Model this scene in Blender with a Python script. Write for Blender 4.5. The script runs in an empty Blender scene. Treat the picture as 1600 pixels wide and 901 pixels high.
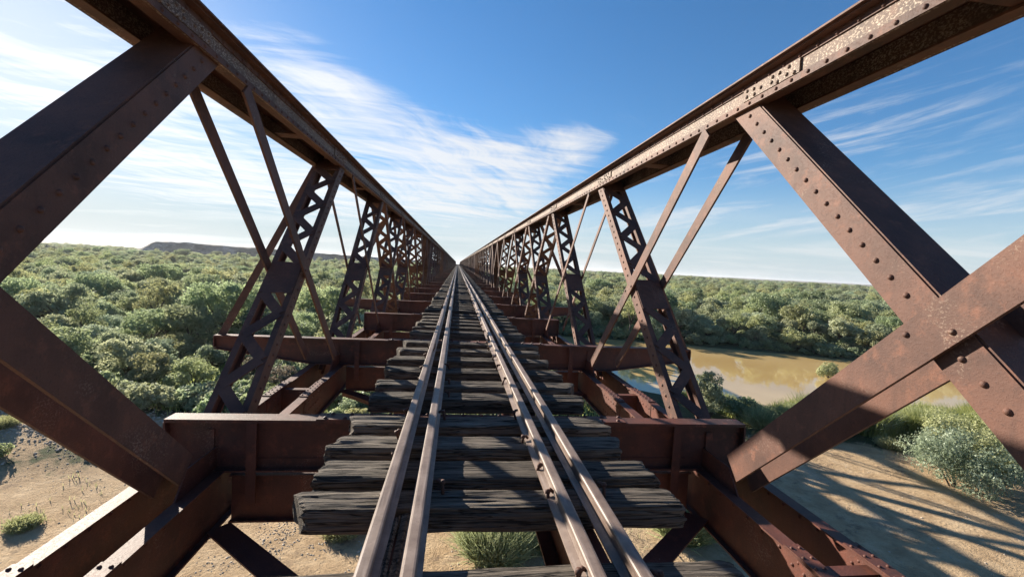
import bpy, math, random
import numpy as np
from mathutils import Vector, Matrix, noise
random.seed(7); rng = np.random.default_rng(7)
PI = math.pi
S = bpy.context.scene
COL = S.collection

# ------------------------------------------------------------------ numbers
F_PX, YAW, PITCH, ROLL, CAMX, H = 701.25, .1232, .0497, .0525, -.2515, 1.2146
ZC = 9.0                      # eye height above the ground
P = 4.157                     # panel length of the trusses
NODE0 = -.077                 # y of the first truss node
PITCHSPAN = 33.47             # from span to span
NSPAN = 17
TI, TO = 2.225, 2.724         # inner and outer web of the chords
ZB = -2.45                    # underside of the span, measured from the eye
SUN_AZ, SUN_EL = math.radians(-42.7), math.radians(20.4)

# ------------------------------------------------------------------ tags
def tag(o, label=None, cat=None, group=None, kind=None):
    if label: o['label'] = label
    if cat: o['category'] = cat
    if group: o['group'] = group
    if kind: o['kind'] = kind
    return o

def empty(name, loc, rz=0, parent=None):
    o = bpy.data.objects.new(name, None); COL.objects.link(o)
    o.location = loc; o.rotation_euler = (0, 0, rz); o.parent = parent
    o.empty_display_size = .3
    return o

def copy_tree(o, parent=None):
    c = o.copy(); COL.objects.link(c); c.parent = parent
    for ch in list(o.children): copy_tree(ch, c)
    return c

# ------------------------------------------------------------------ mesh collector
class MB:
    def __init__(s): s.v, s.f, s.sm = [], [], []
    def add(s, vs, fs, smooth=False):
        n = len(s.v); s.v += [tuple(v) for v in vs]
        for f in fs: s.f.append(tuple(i + n for i in f)); s.sm.append(smooth)
    def box(s, x0, x1, y0, y1, z0, z1):
        s.add([(x0,y0,z0),(x1,y0,z0),(x1,y1,z0),(x0,y1,z0),(x0,y0,z1),(x1,y0,z1),(x1,y1,z1),(x0,y1,z1)],
              [(0,3,2,1),(4,5,6,7),(0,1,5,4),(1,2,6,5),(2,3,7,6),(3,0,4,7)])
    def bar(s, p0, p1, n, w, t, off=0.):
        """flat bar from p0 to p1: width w across, thickness t along n"""
        p0, p1, n = Vector(p0), Vector(p1), Vector(n).normalized()
        a = (p1 - p0).normalized(); n = (n - a * n.dot(a)).normalized(); u = a.cross(n)
        vs = []
        for p in (p0, p1):
            for (i, j) in ((-1,-1),(1,-1),(1,1),(-1,1)):
                vs.append(p + u * (w/2*i) + n * (t/2*j + off))
        s.add(vs, [(0,1,2,3),(7,6,5,4),(0,4,5,1),(1,5,6,2),(2,6,7,3),(3,7,4,0)])
    def rivet(s, p, n, r=.017):
        p, n = Vector(p), Vector(n).normalized()
        u = n.orthogonal().normalized(); w = n.cross(u)
        vs = []; K = 8
        for (rr, h) in ((1., 0.), (.82, .45), (.42, .72)):
            for k in range(K):
                a = 2*PI*k/K
                vs.append(p + (u*math.cos(a) + w*math.sin(a))*r*rr + n*(h*r*1.05))
        vs.append(p + n*(r*.83))
        fs = []
        for j in range(2):
            for k in range(K):
                fs.append((j*K+k, j*K+(k+1)%K, (j+1)*K+(k+1)%K, (j+1)*K+k))
        for k in range(K): fs.append((2*K+k, 2*K+(k+1)%K, 3*K))
        s.add(vs, fs, True)
    def prism(s, pts, axis, a, b):
        """closed outline pts (2D) pushed along axis from a to b"""
        n = len(pts); vs = []
        for q in (a, b):
            for (u, w) in pts:
                vs.append({'x': (q,u,w), 'y': (u,q,w), 'z': (u,w,q)}[axis])
        fs = [tuple(range(n)), tuple(range(2*n-1, n-1, -1))]
        for k in range(n): fs.append((k, n+k, n+(k+1)%n, (k+1)%n))
        s.add(vs, fs)
    def tube(s, pts, rads, K=10, smooth=True, caps=True):
        rings = []; up = Vector((.13,.21,1)).normalized(); base = len(s.v); vs = []
        for i, p in enumerate(pts):
            p = Vector(p); q = Vector(pts[min(i+1, len(pts)-1)]); o = Vector(pts[max(i-1, 0)])
            d = (q - o).normalized(); u = d.cross(up)
            if u.length < .1: u = d.cross(Vector((1,0,0)))
            u.normalize(); w = d.cross(u)
            for k in range(K):
                a = 2*PI*k/K; vs.append(p + (u*math.cos(a) + w*math.sin(a))*rads[i])
        fs = []
        for i in range(len(pts)-1):
            for k in range(K): fs.append((i*K+k, i*K+(k+1)%K, (i+1)*K+(k+1)%K, (i+1)*K+k))
        if caps: fs += [tuple(range(K-1,-1,-1)), tuple((len(pts)-1)*K+k for k in range(K))]
        s.add(vs, fs, smooth)
    def mesh(s, name, mat):
        m = bpy.data.meshes.new(name); m.from_pydata(s.v, [], s.f)
        m.polygons.foreach_set('use_smooth', s.sm)
        m.materials.append(mat); m.update(); 
        import bmesh
        b = bmesh.new(); b.from_mesh(m); bmesh.ops.recalc_face_normals(b, faces=b.faces); b.to_mesh(m); b.free()
        return m
    def build(s, name, mat, parent=None, loc=(0,0,0)):
        o = bpy.data.objects.new(name, s.mesh(name, mat)); COL.objects.link(o)
        o.parent = parent; o.location = loc
        return o

def np_mesh(name, verts, faces, mat, smooth=False, parent=None, attrs=None):
    verts = np.asarray(verts, np.float32); faces = np.asarray(faces, np.int32)
    m = bpy.data.meshes.new(name); k = faces.shape[1]
    m.vertices.add(len(verts)); m.vertices.foreach_set('co', verts.ravel())
    m.loops.add(faces.size); m.loops.foreach_set('vertex_index', faces.ravel())
    m.polygons.add(len(faces)); m.polygons.foreach_set('loop_start', np.arange(0, faces.size, k, dtype=np.int32))
    m.polygons.foreach_set('loop_total', np.full(len(faces), k, np.int32))
    if smooth: m.polygons.foreach_set('use_smooth', np.ones(len(faces), bool))
    m.update(calc_edges=True); m.validate()
    m.materials.append(mat)
    o = bpy.data.objects.new(name, m); COL.objects.link(o); o.parent = parent
    return o

# ------------------------------------------------------------------ material helper
class NT:
    def __init__(s, name):
        s.m = bpy.data.materials.new(name); s.m.use_nodes = True
        s.t = s.m.node_tree; s.n = s.t.nodes; s.l = s.t.links
        s.bsdf = s.n['Principled BSDF']; s.out = s.n['Material Output']
        s.bsdf.inputs['Specular IOR Level'].default_value = .3
    def node(s, typ, **kw):
        n = s.n.new(typ)
        for k, v in kw.items():
            if k.startswith('i_'):
                n.inputs[int(k[2:]) if k[2:].isdigit() else k[2:].replace('_', ' ')].default_value = v
            else: setattr(n, k, v)
        return n
    def link(s, a, b): s.l.new(a, b)
    def coord(s, out='Object', scale=(1,1,1)):
        c = s.node('ShaderNodeTexCoord'); mp = s.node('ShaderNodeMapping')
        mp.inputs['Scale'].default_value = scale
        s.link(c.outputs[out], mp.inputs['Vector']); return mp.outputs['Vector']
    def noise(s, vec, scale, detail=4, rough=.55, dist=0.):
        n = s.node('ShaderNodeTexNoise'); n.inputs['Scale'].default_value = scale
        n.inputs['Detail'].default_value = detail; n.inputs['Roughness'].default_value = rough
        n.inputs['Distortion'].default_value = dist
        s.link(vec, n.inputs['Vector']); return n.outputs['Fac']
    def ramp(s, fac, stops):
        r = s.node('ShaderNodeValToRGB'); cr = r.color_ramp
        while len(cr.elements) < len(stops): cr.elements.new(.5)
        for e, (p, c) in zip(cr.elements, stops):
            e.position = p; e.color = (*c, 1) if len(c) == 3 else c
        s.link(fac, r.inputs['Fac']); return r.outputs['Color']
    def step(s, fac, a, b):
        r = s.node('ShaderNodeMapRange'); r.interpolation_type = 'SMOOTHSTEP'
        r.inputs['From Min'].default_value = a; r.inputs['From Max'].default_value = b
        s.link(fac, r.inputs['Value']); return r.outputs['Result']
    def math(s, op, a, b):
        n = s.node('ShaderNodeMath', operation=op)
        for i, v in enumerate((a, b)):
            if isinstance(v, (int, float)): n.inputs[i].default_value = v
            else: s.link(v, n.inputs[i])
        return n.outputs[0]
    def mix(s, fac, a, b):
        n = s.node('ShaderNodeMix', data_type='RGBA')
        if isinstance(fac, (int, float)): n.inputs[0].default_value = fac
        else: s.link(fac, n.inputs[0])
        for i, v in ((6, a), (7, b)):
            if isinstance(v, tuple): n.inputs[i].default_value = (*v, 1)
            else: s.link(v, n.inputs[i])
        return n.outputs[2]
    def bump(s, h, strength=.3, dist=.01):
        b = s.node('ShaderNodeBump'); b.inputs['Strength'].default_value = strength
        b.inputs['Distance'].default_value = dist; s.link(h, b.inputs['Height'])
        s.link(b.outputs['Normal'], s.bsdf.inputs['Normal'])
    def color(s, c): s.link(c, s.bsdf.inputs['Base Color'])
    def rough(s, v):
        if isinstance(v, (int, float)): s.bsdf.inputs['Roughness'].default_value = v
        else: s.link(v, s.bsdf.inputs['Roughness'])

def iron(name, dark, mid, red, flake, flake_amt, scale=1., rough=.68):
    t = NT(name); v = t.coord()
    big = t.noise(v, 1.6*scale, 5, .6); med = t.noise(v, 9*scale, 5, .65); fine = t.noise(v, 70, 3, .6)
    c = t.ramp(big, [(.3, dark), (.55, mid), (.75, red)])
    c = t.mix(t.step(med, .5, .72), c, red)
    c = t.mix(t.math('MULTIPLY', t.step(fine, .58, .7), .55), c, dark)
    mask = t.step(t.noise(v, 2.3, 4, .6, .6), .62 - flake_amt*.45, .78 - flake_amt*.35)
    fl = t.step(t.noise(t.coord('Object', (1, .7, 1)), 85, 5, .70, .15), .53 - .05*flake_amt, .60)
    c = t.mix(t.math('MULTIPLY', t.math('MULTIPLY', mask, fl), .55 + .35*flake_amt), c, flake)
    # rain streaks running down the plates
    vs = t.coord('Object', (14, 14, .9)); st = t.step(t.noise(vs, 1., 4, .6), .52, .75)
    c = t.mix(t.math('MULTIPLY', st, .35), c, dark)
    t.color(c); t.rough(rough); t.bsdf.inputs['Specular IOR Level'].default_value = .35
    t.bump(t.math('ADD', fine, t.math('MULTIPLY', fl, .6)), .35, .004)
    return t.m

M = {}
M['iron'] = iron('rusted_iron', (.046,.023,.018), (.108,.050,.034), (.150,.064,.040), (.30,.22,.165), .20)
M['iron_chord'] = iron('flaking_chord_iron', (.056,.034,.027), (.120,.073,.053), (.140,.076,.053), (.46,.38,.30), .80)
M['iron_beam'] = iron('red_beam_iron', (.040,.018,.014), (.098,.034,.023), (.140,.044,.027), (.29,.19,.15), .12, rough=.62)

t = NT('rail_steel'); v = t.coord(); vv = t.coord('Object', (30, 1.2, 30))
c = t.ramp(t.noise(v, 6, 5, .65), [(.3, (.100,.066,.050)), (.5, (.165,.118,.093)), (.72, (.235,.178,.145))])
c = t.mix(t.math('MULTIPLY', t.step(t.noise(vv, 2., 4), .5, .75), .5), c, (.31,.25,.22))
c = t.mix(t.math('MULTIPLY', t.step(t.noise(v, 60, 3), .58, .72), .5), c, (.10,.058,.045))
t.color(c); t.rough(.5); t.bsdf.inputs['Specular IOR Level'].default_value = .45
t.bump(t.noise(v, 90, 3), .15, .003); M['rail'] = t.m

t = NT('weathered_timber'); v = t.coord('Object', (.7, 24, 24)); v2 = t.coord('Object', (3.5, 120, 120)); v3 = t.coord(); v4 = t.coord('Object', (1.6, 34, 34))
g = t.noise(v, 1., 8, .75, .08); g2 = t.noise(v2, 1., 6, .75, .05); cr = t.noise(v4, 1., 3, .5, .25)
c = t.ramp(t.math('ADD', t.math('MULTIPLY', g, .55), t.math('MULTIPLY', g2, .45)), [(.36, (.036,.029,.024)), (.45, (.092,.075,.060)), (.54, (.165,.138,.110)), (.66, (.27,.232,.188))])
ck = t.step(t.math('ABSOLUTE', t.math('SUBTRACT', cr, .5), 0), .035, .0)
c = t.mix(t.math('MULTIPLY', ck, .85), c, (.010,.009,.008))
oi = t.node('ShaderNodeObjectInfo')
c = t.mix(t.math('MULTIPLY', t.step(t.noise(v3, 2.2, 3), .45, .7), .35), c, (.050,.040,.036))
hs = t.node('ShaderNodeHueSaturation'); t.link(c, hs.inputs['Color'])
t.link(t.math('ADD', t.math('MULTIPLY', oi.outputs['Random'], .5), .72), hs.inputs['Value'])
t.color(hs.outputs['Color']); t.rough(.85); t.bsdf.inputs['Specular IOR Level'].default_value = .2
t.bump(t.math('SUBTRACT', t.math('ADD', g, t.math('MULTIPLY', g2, .7)), ck), 1., .014); M['timber'] = t.m

def leaf(name, dark, mid, light, trans=.35):
    t = NT(name)
    oi = t.node('ShaderNodeObjectInfo'); v = t.coord()
    n = t.noise(v, 1.1, 3, .6); n2 = t.noise(v, 9, 2, .6)
    c = t.ramp(t.math('ADD', t.math('MULTIPLY', n, .6), t.math('MULTIPLY', n2, .4)), [(.34, dark), (.5, mid), (.66, light)])
    hs = t.node('ShaderNodeHueSaturation'); t.link(c, hs.inputs['Color'])
    t.link(t.math('ADD', t.math('MULTIPLY', oi.outputs['Random'], .55), .72), hs.inputs['Value'])
    hs.inputs['Saturation'].default_value = 1.
    r2 = t.node('ShaderNodeTexWhiteNoise', noise_dimensions='1D'); t.link(oi.outputs['Random'], r2.inputs['W'])
    t.link(t.math('ADD', t.math('MULTIPLY', r2.outputs['Value'], .05), .475), hs.inputs['Hue'])
    d = t.node('ShaderNodeBsdfDiffuse'); tr = t.node('ShaderNodeBsdfTranslucent'); mx = t.node('ShaderNodeMixShader')
    t.link(hs.outputs['Color'], d.inputs['Color']); t.link(hs.outputs['Color'], tr.inputs['Color'])
    mx.inputs[0].default_value = trans
    t.link(d.outputs[0], mx.inputs[1]); t.link(tr.outputs[0], mx.inputs[2])
    gl = t.node('ShaderNodeBsdfGlossy'); gl.inputs['Roughness'].default_value = .5
    gl.inputs['Color'].default_value = (.8,.85,.8,1)
    m2 = t.node('ShaderNodeMixShader'); m2.inputs[0].default_value = .035
    t.link(mx.outputs[0], m2.inputs[1]); t.link(gl.outputs[0], m2.inputs[2])
    t.link(m2.outputs[0], t.out.inputs['Surface'])
    return t.m
M['leaf_grey'] = leaf('grey_green_leaves', (.255,.29,.165), (.335,.37,.22), (.405,.44,.28), .55)
M['leaf_olive'] = leaf('olive_leaves', (.26,.285,.125), (.35,.37,.175), (.43,.445,.235), .55)
M['leaf_green'] = leaf('green_leaves', (.215,.27,.135), (.295,.35,.18), (.365,.415,.235), .55)
M['leaf_pale'] = leaf('pale_blue_green_leaves', (.23,.28,.175), (.35,.41,.265), (.46,.50,.35), .45)
M['leaf_yellow'] = leaf('yellow_green_leaves', (.28,.28,.13), (.43,.42,.21), (.55,.52,.30), .45)
M['leaf_broom'] = leaf('broom_stems', (.21,.25,.12), (.32,.36,.18), (.43,.45,.27), .45)
M['leaf_dry'] = leaf('dry_leaves', (.15,.125,.085), (.22,.19,.13), (.30,.26,.19), .4)
M['reed'] = leaf('reed_blades', (.23,.29,.08), (.37,.44,.14), (.50,.54,.23), .5)
t = NT('tree_bark'); v = t.coord('Object', (6, 6, 1.5))
t.color(t.ramp(t.noise(v, 2, 4), [(.3, (.055,.045,.036)), (.7, (.16,.135,.11))])); t.rough(.9); M['bark'] = t.m

# ground: bare sand, gravel patches, leaf litter and green cover
t = NT('dry_ground'); v = t.coord('Object')
n1 = t.noise(v, .22, 5, .6, .3); n2 = t.noise(v, 1.3, 5, .65, .4); n3 = t.noise(v, 9, 5, .7); n4 = t.noise(v, 45, 3, .6)
sand = t.ramp(n2, [(.25, (.36,.245,.14)), (.5, (.52,.37,.22)), (.75, (.64,.485,.31))])
sand = t.mix(t.math('MULTIPLY', t.step(n3, .52, .74), .5), sand, (.27,.18,.11))
sand = t.mix(t.math('MULTIPLY', t.step(n4, .6, .7), .5), sand, (.17,.12,.085))
sand = t.mix(t.math('MULTIPLY', t.step(n1, .55, .72), .6), sand, (.60,.50,.38))
rub = t.noise(v, 3.2, 6, .75, .8)
sand = t.mix(t.math('MULTIPLY', t.step(t.noise(v, .55, 4, .6, .5), .50, .62), t.math('MULTIPLY', t.step(rub, .46, .62), .8)), sand, (.19,.14,.10))
litter = t.ramp(n3, [(.3, (.045,.045,.022)), (.5, (.085,.085,.042)), (.72, (.17,.135,.08))])
litter = t.mix(t.step(n2, .45, .62), litter, (.075,.09,.038))
at = t.node('ShaderNodeAttribute', attribute_name='cover')
cov = t.step(t.math('ADD', at.outputs['Fac'], t.math('MULTIPLY', t.math('SUBTRACT', n2, .5), .9)), .38, .62)
c = t.mix(cov, sand, litter)
far = t.node('ShaderNodeAttribute', attribute_name='far')
c = t.mix(far.outputs['Fac'], c, t.ramp(t.noise(v, .006, 6, .65), [(.35, (.075,.090,.050)), (.55, (.12,.12,.070)), (.7, (.27,.19,.13))]))
t.color(c); t.rough(.92); t.bsdf.inputs['Specular IOR Level'].default_value = .1
t.bump(t.math('ADD', t.math('ADD', n3, t.math('MULTIPLY', n4, .35)), rub), 1., .12); M['ground'] = t.m

t = NT('muddy_water'); v = t.coord('Object', (1, 1, 1))
t.color(t.ramp(t.noise(v, .08, 3), [(.35, (.42,.285,.115)), (.65, (.50,.355,.16))])); t.rough(.03)
t.bsdf.inputs['IOR'].default_value = 1.33; t.bsdf.inputs['Specular IOR Level'].default_value = .5
vw = t.coord('Object', (1, 1.6, 1)); t.bump(t.math('ADD', t.noise(vw, 1.1, 4, .6), t.math('MULTIPLY', t.noise(vw, .25, 2), 1.5)), .035, .06); M['water'] = t.m

t = NT('rocky_hill'); v = t.coord('Object')
c = t.ramp(t.noise(v, .10, 6, .7), [(.35, (.12,.10,.08)), (.52, (.19,.16,.13)), (.68, (.40,.35,.31))])
c = t.mix(t.step(t.noise(v, .035, 3), .5, .62), c, (.07,.062,.048))
t.color(c); t.rough(.95); t.bump(t.noise(v, .3, 5, .7), 1., 1.5); M['hill'] = t.m

t = NT('stone'); v = t.coord()
t.color(t.ramp(t.noise(v, 3, 5), [(.3, (.26,.21,.16)), (.7, (.58,.50,.40))])); t.rough(.9); t.bump(t.noise(v, 12, 4), .6, .03); M['stone'] = t.m

# ------------------------------------------------------------------ one truss span
Z = lambda z: z - ZB                       # eye-based height to span-local height
YN = lambda k: P*k                         # node position within the span
B1Y = lambda k: YN(k)

def rivet_row(mb, p0, p1, n, step, r=.016, skip=0.):
    p0, p1 = Vector(p0), Vector(p1); L = (p1-p0).length; m = max(1, int(L/step))
    for i in range(m+1): mb.rivet(p0.lerp(p1, (i+.0)/m if m else 0), n, r)

def laced(kind_w, p0, p1, sgn, rivets=True, solid=False):
    """strut between two flange bars; returns (flanges, lacing)"""
    fl, la = MB(), MB()
    xi, xo = sgn*2.262, sgn*(2.59 if solid else 2.64)
    for x, o in ((xi, -sgn), (xo, sgn)):
        fl.bar((x, *p0), (x, *p1), (1,0,0), kind_w, .022)
        # toe of each flange angle
    a = Vector((0, p1[0]-p0[0], p1[1]-p0[1])); L = a.length; a.normalize(); up = Vector((0, -a.z, a.y))
    q0 = Vector((0, *p0)); xm, hw = (xi+xo)/2, abs(xo-xi)/2 - .012
    for x, o in ((xi, 1), (xo, -1)):       # angle legs running inwards
        for e in (-1, 1):
            c0 = q0 + up*(e*(kind_w/2-.011)); c1 = c0 + a*L
            xx = x + sgn*o*.033
            fl.bar((xx, c0.y, c0.z), (xx, c1.y, c1.z), up, .044, .0215)
    if rivets:
        for s_ in (-.0,):
            m = int(L/.142)
            for i in range(m):
                c = q0 + a*(.12 + i*.142)
                if c.z > Z(1.47): continue
                fl.rivet((xi - sgn*.011, c.y, c.z), (-sgn, 0, 0), .0185)
                if not solid: fl.rivet((xo + sgn*.011, c.y, c.z), (sgn, 0, 0), .0185)
    for e in (1,):
        off = up*(e*(kind_w/2 + .0068))
        def lace(s0, x0, s1, x1, w, lift=0.):
            c0, c1 = q0 + a*s0 + off*(1+lift), q0 + a*s1 + off*(1+lift)
            la.bar((x0, c0.y, c0.z), (x1, c1.y, c1.z), up, w, .012)
        if solid:
            lace(.05, xm, L-.02, xm, 2*hw+.0235)
            continue
        bat = [(.12, .62), (L*.47-.30, L*.47+.24), (L-.42, L-.14)]
        for s0, s1 in bat:
            lace(s0, xm, s1, xm, 2*hw+.0235)
        for s0, s1 in ((bat[0][1], bat[1][0]), (bat[1][1], bat[2][0])):
            n = max(2, round((s1-s0)/.33)); d = (s1-s0)/n
            for i in range(n):
                sg = 1 if (i % 2) else -1
                lace(s0+i*d, xm - sg*(hw-.03), s0+(i+1)*d, xm + sg*(hw-.04), .12, .025*(1 + i % 2))
    return fl, la

def make_span(detail=True):
    """returns list of (name, MB, material, parent index or None)"""
    out = []
    def put(name, mb, mat, par=None):
        out.append((name, mb, mat, par)); return len(out)-1
    Y0, Y1 = -.18, YN(8) + .10
    for sg in (-1, 1):
        # ---- top chord: two webs, angles, wide cover plate
        mb = MB()
        zt, zf = Z(1.4985), Z(1.712)
        wb = MB()
        for x in (TI, TO):
            wb.box(sg*x-.010, sg*x+.010, Y0, Y1, zt, zf)
        for x, o in ((TI, 1), (TO, -1)):                 # bottom angle legs inside the box
            cx = x + o*.055
            mb.box(sg*cx-.044, sg*cx+.044, Y0, Y1, zt+.0005, zt+.0165)
        mb.box(min(sg*2.108, sg*2.841), max(sg*2.108, sg*2.841), Y0, Y1, zf, zf+.014)
        mb.box(min(sg*2.20, sg*2.75), max(sg*2.20, sg*2.75), Y0, Y1, zf+.014, zf+.026)
        for x, o in ((TI, -1), (TO, 1)):                 # angles under the cover plate
            xx = x + o*.0165; mb.box(sg*xx-.006, sg*xx+.006, Y0, Y1, zf-.058, zf-.0005)
            xx = x + o*.055; mb.box(sg*xx-.032, sg*xx+.032, Y0, Y1, zf-.013, zf-.0006)
            xx = x + o*.0145; mb.box(sg*xx-.0045, sg*xx+.0045, Y0, Y1, zt-.002, zt+.052)
        # lacing plates across the open underside
        for k in range(0, 8):
            y = YN(k) + 1.6
            mb.box(min(sg*(TI+.02), sg*(TO-.02)), max(sg*(TI+.02), sg*(TO-.02)), y+.4, y+.62, zt+.022, zt+.032)
        mb.box(min(sg*(TI+.10), sg*(TO-.10)), max(sg*(TI+.10), sg*(TO-.10)), Y0, Y1, zf-.018, zf-.008)
        if detail:
            y = Y0 + .1
            while y < Y1:
                mb.rivet((sg*(TI-.0225), y, zf-.040), (-sg,0,0), .016)
                mb.rivet((sg*(TI-.0190), y+.08, zt+.024), (-sg,0,0), .016)
                y += .165
        ci = put('top_chord', mb, 'iron'); put('web_plate', wb, 'iron_chord', ci)
        for k in range(0, 9):
            sp = MB(); yc = YN(k)
            sp.box(sg*(TI-.0205) - .0055, sg*(TI-.0205) + .0055, max(Y0+.01, yc-.94), min(Y1-.01, yc-.28), zt+.054, zf-.060)
            if detail:
                for r_ in ((-.33,.09),(-.33,.045),(-.42,.08),(-.43,.035),(-.51,.06),(-.64,.05),(-.65,.085),(-.71,.03),(-.73,.085),(-.81,.045),(-.83,.09),(-.89,.03)):
                    if yc + r_[0] > Y0+.03: sp.rivet((sg*(TI-.026), yc+r_[0], zt+.036+r_[1]*1.1), (-sg,0,0), .017)
            put('splice_plate', sp, 'iron_chord', ci)
        # ---- bottom chord: two channels with ties
        mb = MB(); zc, zl = Z(-1.928), Z(-2.36)
        for x in (TI+.012, TO-.012):
            mb.box(sg*x-.009, sg*x+.009, Y0, Y1, zl, zc)
            o = 1 if x < 2.5 else -1
            cx = x - o*.0; 
            mb.box(sg*cx-.058, sg*cx+.058, Y0, Y1, zc, zc+.014)
            mb.box(sg*cx-.058, sg*cx+.058, Y0, Y1, zl-.014, zl)
        if detail:
            for x in (TI+.012, TO-.012):
                for yy in np.arange(.2, Y1, .19):
                    mb.rivet((sg*x - .009, yy, zc-.05), (-1,0,0), .015)
                    mb.rivet((sg*x + .009, yy, zc-.05), (1,0,0), .015)
        bi = put('bottom_chord', mb, 'iron_beam')
        for k in range(0, 8):
            for fr in (.36, .66):
                b = MB(); y = YN(k) + P*fr
                b.box(min(sg*(TI+.022), sg*(TO-.022)), max(sg*(TI+.022), sg*(TO-.022)), y-.05, y+.05, zl+.03, zc-.03)
                put('batten_plate', b, 'iron_beam', bi)
        for k in range(0, 8):
            for x in (TI+.012, TO-.012):
                b = MB(); y = YN(k) + P*.62
                b.box(sg*x-.056, sg*x+.056, y-.38, y+.38, zc+.0145, zc+.028)
                b.box(sg*x-.016, sg*x+.016, y-.38, y+.38, zl+.02, zc-.02)
                if detail:
                    for yy in np.arange(-.33, .34, .11):
                        for e in (-.032, .032): b.rivet((sg*x+e, y+yy, zc+.028), (0,0,1), .014)
                        for zz in (.1, .22, .34):
                            b.rivet((sg*x-.016, y+yy, zl+zz), (-1,0,0), .014); b.rivet((sg*x+.016, y+yy, zl+zz), (1,0,0), .014)
                put('cover_plate', b, 'iron_beam', bi)
        # ---- gusset plates at the lower nodes
        for k in range(9):
            for x in (TI+.060,):
                g = MB(); yc = YN(k)
                pts = [(yc-.55, Z(-2.34)), (yc+.55, Z(-2.34)), (yc+.55, Z(-1.95)), (yc+.30, Z(-1.72)), (yc-.36, Z(-1.72)), (yc-.55, Z(-1.95))]
                if k == 0: pts = [(max(Y0, q[0]), q[1]) for q in pts]
                if k == 8: pts = [(min(Y1, q[0]), q[1]) for q in pts]
                g.prism(pts, 'x', sg*x-.007, sg*x+.007)
                put('gusset_plate', g, 'iron_beam')
        # ---- struts and bars
        for k in range(8):
            up_fwd = k < 4
            wid = [.23, .19, .165, .15, .15, .165, .19, .23][k]
            def strut(fwd, w, solid=False):
                ya, yb = (YN(k)+.17, YN(k+1)-.10) if fwd else (YN(k+1)-.17, YN(k)+.10)
                fl, la = laced(w, (ya, Z(-2.1)), (yb, Z(1.64)), sg, detail, solid)
                si = put('strut', fl, 'iron'); put('web_plate' if solid else 'lacing', la, 'iron', si)
            def bars(fwd, w):
                ya, yb = (YN(k+1)-.04, YN(k)+.15) if fwd else (YN(k)+.04, YN(k+1)-.15)
                # inner bar on the track face, outer bar on the far face
                for x in (2.216, 2.53 if k in (0, 7) else 2.672):
                    b = MB(); zt_ = Z(-1.87) if 2.3 < x < 2.6 else Z(-1.66); zt2 = Z(1.47)
                    fr = (zt_ - Z(-2.1)) / (Z(1.62) - Z(-2.1)); fr2 = (zt2 - Z(-2.1)) / (Z(1.62) - Z(-2.1))
                    p0 = (ya + (yb-ya)*fr, zt_); p1 = (ya + (yb-ya)*fr2, zt2)
                    b.bar((sg*x, *p0), (sg*x, *p1), (1,0,0), w, .024)
                    if detail and x < 2.5:
                        d = Vector((0, p1[0]-p0[0], p1[1]-p0[1])).normalized(); up = Vector((0,-d.z,d.y))
                        m = Vector((0, (p0[0]*.545+p1[0]*.455), (p0[1]*.545+p1[1]*.455)))
                        for e, s_ in ((.26, .10), (-.26, -.10)):
                            q = m + up*(w*e) + d*s_
                            b.rivet((sg*(x-.012), q.y, q.z), (-sg,0,0), .0185)
                    put('tie_bar', b, 'iron')
            bw = [.228, .150, .085, .07, .07, .085, .150, .228][k]
            strut(up_fwd, wid, k in (0, 7))
            if k in (3, 4): strut(not up_fwd, wid*.9)
            else: bars(up_fwd, bw)
        # ---- end posts
        for y in (Y0+.09, Y1-.09):
            e = MB()
            e.box(sg*TI+sg*.04-.012, sg*TI+sg*.04+.012, y-.085, y+.085, Z(-2.34), Z(1.49))
            e.box(sg*TO-sg*.04-.012, sg*TO-sg*.04+.012, y-.085, y+.085, Z(-2.34), Z(1.49))
            e.box(min(sg*2.277, sg*2.672), max(sg*2.277, sg*2.672), y-.008, y+.008, Z(-2.34), Z(1.49))
            put('end_post', e, 'iron')
    # ---- cross beams at every lower node
    for k in range(9):
        yc = YN(k) + (.16 if k == 0 else (-.08 if k == 8 else .084))
        outr = (k % 2 == 0) and k not in (0, 8)
        W = 4.365 if outr else 2.672
        zt, zb = Z(-1.454), Z(-1.905); hw = .083
        mb = MB()
        if outr:
            pts = [(-W, Z(-1.675)), (-2.75, zb), (2.75, zb), (W, Z(-1.675)), (W, zt-.016), (-W, zt-.016)]
        else:
            pts = [(-W, zb), (W, zb), (W, zt-.016), (-W, zt-.016)]
        mb.prism(pts, 'y', yc-.008, yc+.008)
        mb.box(-W, W, yc-hw, yc+hw, zt-.016, zt)
        mb.box(-W, W, yc-hw, yc-.006, zt-.030, zt-.0162); mb.box(-W, W, yc-.0165, yc-.0085, zt-.10, zt-.0305)
        mb.box(-W, W, yc+.006, yc+hw, zt-.030, zt-.0162)
        if outr:
            for sg in (-1, 1):
                mb.bar((sg*2.75, yc, zb-.008), (sg*W, yc, Z(-1.683)), (0,0,1), .166, .016)
            mb.box(-2.75, 2.75, yc-hw, yc+hw, zb-.016, zb)
        else:
            mb.box(-W, W, yc-hw, yc+hw, zb-.016, zb)
        mb.box(-2.1, 2.1, yc-.0165, yc-.0085, zb+.0005, zb+.085)
        if not outr:                                       # boxed ends
            for sg in (-1, 1): mb.box(sg*W-.008, sg*W+.008, yc-hw+.002, yc+hw-.002, zb+.001, zt-.031)
        else:
            for sg in (-1, 1): mb.box(sg*W-.008, sg*W+.008, yc-hw+.002, yc+hw-.002, Z(-1.67), zt-.031)
        fi = put('cross_beam', mb, 'iron_beam')
        cp = MB(); cp.box(-1.43, 1.43, yc-hw-.002, yc+hw+.002, zt+.0003, zt+.013)
        if detail:
            for xx in np.arange(-1.36, 1.37, .17):
                for e in (-.052, .052): cp.rivet((xx + (.04 if e > 0 else 0), yc+e, zt+.013), (0,0,1), .021)
        put('cover_plate', cp, 'iron_beam', fi)
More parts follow.
